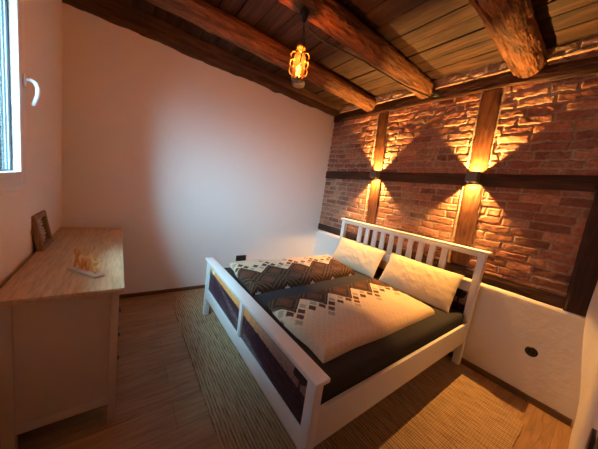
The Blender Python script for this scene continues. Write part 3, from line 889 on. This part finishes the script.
# ------------------------------------------------------------------ pillows
def pillow(label, cx, w, hgt, thick, basept, tilt, seed, skew=0.0, yaw=0.0):
    nu, nv = 90, 56
    u = np.linspace(-1, 1, nu)[:, None] + np.zeros((1, nv)); v = np.linspace(-1, 1, nv)[None, :] + np.zeros((nu, 1))
    th = np.clip((1 - np.abs(u) ** 3.2), 0, 1) ** .55 * np.clip((1 - np.abs(v) ** 2.6), 0, 1) ** .6
    X = u * w / 2 * (1 - .035 * (1 - v ** 2)) + .006 * fbm(v * 3, u, 0 * u, seed) * np.abs(u)
    Y = v * hgt / 2 * (1 - .06 * (1 - u ** 2) * (v > 0)) + skew * u
    rad = np.abs(u) ** 4 * .5
    wr = .007 * fbm(u * 4, v * 2.5, 0 * u, seed + 3) + .004 * fbm(u * 9 + v * 4, v * 2, 0 * u, seed + 4)
    f = th * thick / 2 + wr * th; bk = -th * thick / 2 + .3 * wr * th
    parts = []
    ct, st_ = math.cos(tilt), math.sin(tilt)
    cyw, syw = math.cos(yaw), math.sin(yaw)
    for q, fl in ((f, False), (bk, True)):
        # pillow plane: X along the bed width, Y up the slope, q toward the foot end
        h = Y + hgt / 2
        lx = X; ly = h * st_ - q * ct; lz = h * ct + q * st_
        wx = lx * cyw - ly * syw; wy = lx * syw + ly * cyw
        P = np.stack([wx, wy, lz], -1)
        parts.append(grid_mesh(P, None, 'p', flip=not fl))
    b = bmesh.new()
    for m in parts: b.from_mesh(m)
    me = bpy.data.meshes.new('pillow'); b.to_mesh(me); b.free(); weld(me, 1e-5)
    o = obj('pillow', me, M_pillow, base=(cx, basept[0], basept[1]), local=True)
    return tag(o, label, 'pillow', 'cream striped pillows')
pillow('cream striped pillow against the headboard on the side by the white wall', 1.15, .80, .40, .13, (-.285, .562), math.radians(27), 4, .0, math.radians(0))
pillow('cream striped pillow against the headboard at the right, nearer the camera', 2.035, .82, .41, .14, (-.290, .562), math.radians(27), 9, .0, math.radians(-1))

# ------------------------------------------------------------------ dresser
DR = math.radians(1.0)
DL, DD, DH = 1.615, .478, .868
dre = thing('dresser', 'white wooden chest of drawers with light oak top under the window', 'dresser', (.925, -3.100, 0), DR)
def dpart(name, lo, hi, mat, bev=.003, par=None): return obj(name, boxm(lo, hi, bev), mat, par or dre, local=True)
hx_, hy_ = DL / 2, DD / 2
dpart('dresser_top', (-hx_, -hy_, DH - .026), (hx_, hy_, DH), M_oak, .003)
bx = hx_ - .035; y0, y1 = -hy_ + .012, hy_ - .022
for sx in (-1, 1):
    for (ya, yb) in ((y0, y0 + .048), (y1 - .036, y1)):
        xa, xb = (bx - .045, bx) if sx > 0 else (-bx, -bx + .045)
        dpart('leg', (xa, ya, 0), (xb, yb, DH - .026), M_dwhite)
    xa, xb = (bx - .028, bx - .010) if sx > 0 else (-bx + .010, -bx + .028)
    p = dpart('side_panel', (xa, y0 + .048, .14), (xb, y1 - .036, DH - .026), M_dwhite)
    xa, xb = (bx - .032, bx - .004) if sx > 0 else (-bx + .004, -bx + .032)
    dpart('side_rail', (xa, y0 + .048, .125), (xb, y1 - .036, .175), M_dwhite)
    dpart('side_rail', (xa, y0 + .048, DH - .056), (xb, y1 - .036, DH - .026), M_dwhite)
dpart('back_panel', (-bx + .045, y0 + .006, .14), (bx - .045, y0 + .014, DH - .026), M_dwhite)
dpart('bottom_rail', (-bx + .045, y1 - .030, .125), (bx - .045, y1 - .006, .170), M_dwhite)
dpart('bottom_board', (-bx + .045, y0 + .016, .140), (bx - .045, y1 - .032, .156), M_dwhite)
rows = [.175, .345, .515, .685, .835]
for r in range(4):
    for cx_ in (-1, 1):
        xa, xb = (-bx + .05, -.006) if cx_ < 0 else (.006, bx - .05)
        d = dpart('drawer', (xa, y0 + .03, rows[r]), (xb, y1 - .004, rows[r + 1] - .008), M_dwhite)
        for kx in (.25, .75):
            kb = lathe(bmesh.new(), [(.006, 0), (.006, .006), (.012, .010), (.013, .014), (.009, .018), (.0, .019)], (xa + (xb - xa) * kx, y1 - .004, (rows[r] + rows[r + 1]) / 2), 16, 'y')
            obj('knob', kb, M_dark, d, local=True)

# ------------------------------------------------------------------ photo frame on the dresser
fr = thing('picture_frame', 'dark wooden box picture frame leaning on the window wall atop the dresser', 'picture frame', (.825, -3.300, DH + .001), math.radians(0))
tl = math.radians(9.5)
rot = Matrix.Rotation(tl, 3, 'X')
def fpart(name, lo, hi, mat, bev=.002):
    b = boxm(lo, hi, bev); bmesh.ops.rotate(b, cent=(0, 0, 0), matrix=rot, verts=b.verts)
    return obj(name, b, mat, fr, local=True)
M_frame = wood('frame_wood', [(.16, .095, .055), (.28, .175, .105), (.40, .26, .16)], 'z', 3, .6, .001)
fw, fh_ = .135, .250
b = bmesh.new()
ring_ = [(-fw, 0, -fw + .032, fh_), (fw - .032, 0, fw, fh_), (-fw + .032, 0, fw - .032, .034), (-fw + .032, fh_ - .034, fw - .032, fh_)]
for (xa, za, xb, zb_) in ring_: box(b, (xa, -.034, za), (xb, 0, zb_), .002)
bmesh.ops.rotate(b, cent=(0, 0, 0), matrix=rot, verts=b.verts)
obj('moulding', b, M_frame, fr, local=True)
fpart('back_board', (-fw + .03, -.030, .03), (fw - .03, -.024, fh_ - .03), plain('frame_backing', (.05, .035, .025), .7), 0)
b = bmesh.new()
rr = random.Random(5)
tube(b, [(.075 * math.sin(k * 1.9) * (1 - .2 * (k % 3)), -.020, .045 + .16 * k / 22) for k in range(23)], .0075, 8)
bmesh.ops.rotate(b, cent=(0, 0, 0), matrix=rot, verts=b.verts)
obj('relief_ornament', b, plain('ornament_grey', (.42, .33, .26), .6), fr, local=True)

# ------------------------------------------------------------------ gold lettering on a wooden foot
ang = math.atan2(-2.988 + 3.13, 1.566 - 1.38)
sg = thing('letter_ornament', 'golden XMAS letters on a pale wooden base standing on the dresser top', 'ornament', (1.455, -3.035, DH + .001), ang)
obj('wooden_base', boxm((-.117, -.027, 0), (.117, .027, .016), .003), M_signwood, sg, local=True)
def stroke(b, pts, r=.0062):
    tube(b, [(x, 0, z) for x, z in pts], r, 8)
def letter(pts_list, dx):
    b = bmesh.new()
    for pl in pts_list: stroke(b, [(x + dx, z) for x, z in pl])
    return obj('letter', b, M_gold, sg, local=True)
z0 = .019
letter([[(-.030, z0), (-.012, z0 + .055), (.018, z0 + .115)], [(-.028, z0 + .110), (-.004, z0 + .06), (.026, z0)]], -.066)
letter([[(-.020, z0), (-.017, z0 + .062), (0, z0 + .022), (.017, z0 + .062), (.020, z0)]], -.012)
letter([[(-.018, z0), (0, z0 + .064), (.018, z0)], [(-.011, z0 + .025), (.011, z0 + .025)]], .036)
letter([[(.016, z0 + .055), (.004, z0 + .064), (-.010, z0 + .058), (-.012, z0 + .044), (.002, z0 + .034), (.014, z0 + .022), (.010, z0 + .006), (-.004, z0), (-.014, z0 + .008)]], .080)
b = bmesh.new()
stroke(b, [(-.045, z0 + .090), (-.01, z0 + .078), (.02, z0 + .088), (.034, z0 + .108), (.044, z0 + .098), (.058, z0 + .072), (.095, z0 + .068), (.135, z0 + .088)], .004)
stroke(b, [(.010, z0 + .082), (.052, z0 + .080)], .0035)
stroke(b, [(-.055, z0 + .112), (-.04, z0 + .122), (-.030, z0 + .108), (-.04, z0 + .098)], .0035)
obj('swoosh', b, M_gold, sg, local=True)

# ------------------------------------------------------------------ camera
yaw, pitch, roll, F = 0.9248510199, -0.13760999703, 0.1401184253, 235.680058
C0 = Vector((3.25098, -2.860675, 1.521968))
f = Vector((-math.sin(yaw) * math.cos(pitch), math.cos(yaw) * math.cos(pitch), math.sin(pitch)))
r = f.cross(Vector((0, 0, 1))).normalized(); u = r.cross(f)
c, s = math.cos(roll), math.sin(roll)
r2 = r * c + u * s; u2 = u * c - r * s
cd = bpy.data.cameras.new('camera'); cam = bpy.data.objects.new('camera', cd); COL.objects.link(cam)
m = Matrix((r2, u2, -f)).transposed().to_4x4(); m.translation = C0
cam.matrix_world = m
cd.sensor_fit = 'HORIZONTAL'; cd.sensor_width = 36; cd.lens = F / 598 * 36; cd.clip_start = .01
SC.camera = cam

# ------------------------------------------------------------------ daylight and exposure
SKY = 13.0
w = bpy.data.worlds.new('sky'); SC.world = w; w.use_nodes = True
bg = w.node_tree.nodes['Background']
wn = w.node_tree
tc = wn.nodes.new('ShaderNodeTexCoord'); dt = wn.nodes.new('ShaderNodeVectorMath'); dt.operation = 'DOT_PRODUCT'
gd = Vector((.60, -.66, .60)).normalized(); dt.inputs[1].default_value = gd          # the bright side of the evening sky
wn.links.new(tc.outputs['Generated'], dt.inputs[0])
cr = wn.nodes.new('ShaderNodeValToRGB'); e = cr.color_ramp.elements
e[0].position = .70; e[0].color = (.018, .028, .034, 1); e[1].position = .97; e[1].color = (.43, .80, 1.0, 1)
wn.links.new(dt.outputs['Value'], cr.inputs['Fac']); wn.links.new(cr.outputs['Color'], bg.inputs['Color'])
bg.inputs['Strength'].default_value = SKY
SC.view_settings.view_transform = 'Standard'; SC.view_settings.look = 'None'
SC.view_settings.exposure = 2.32; SC.view_settings.gamma = 1.0; SC.view_settings.use_curve_mapping = False
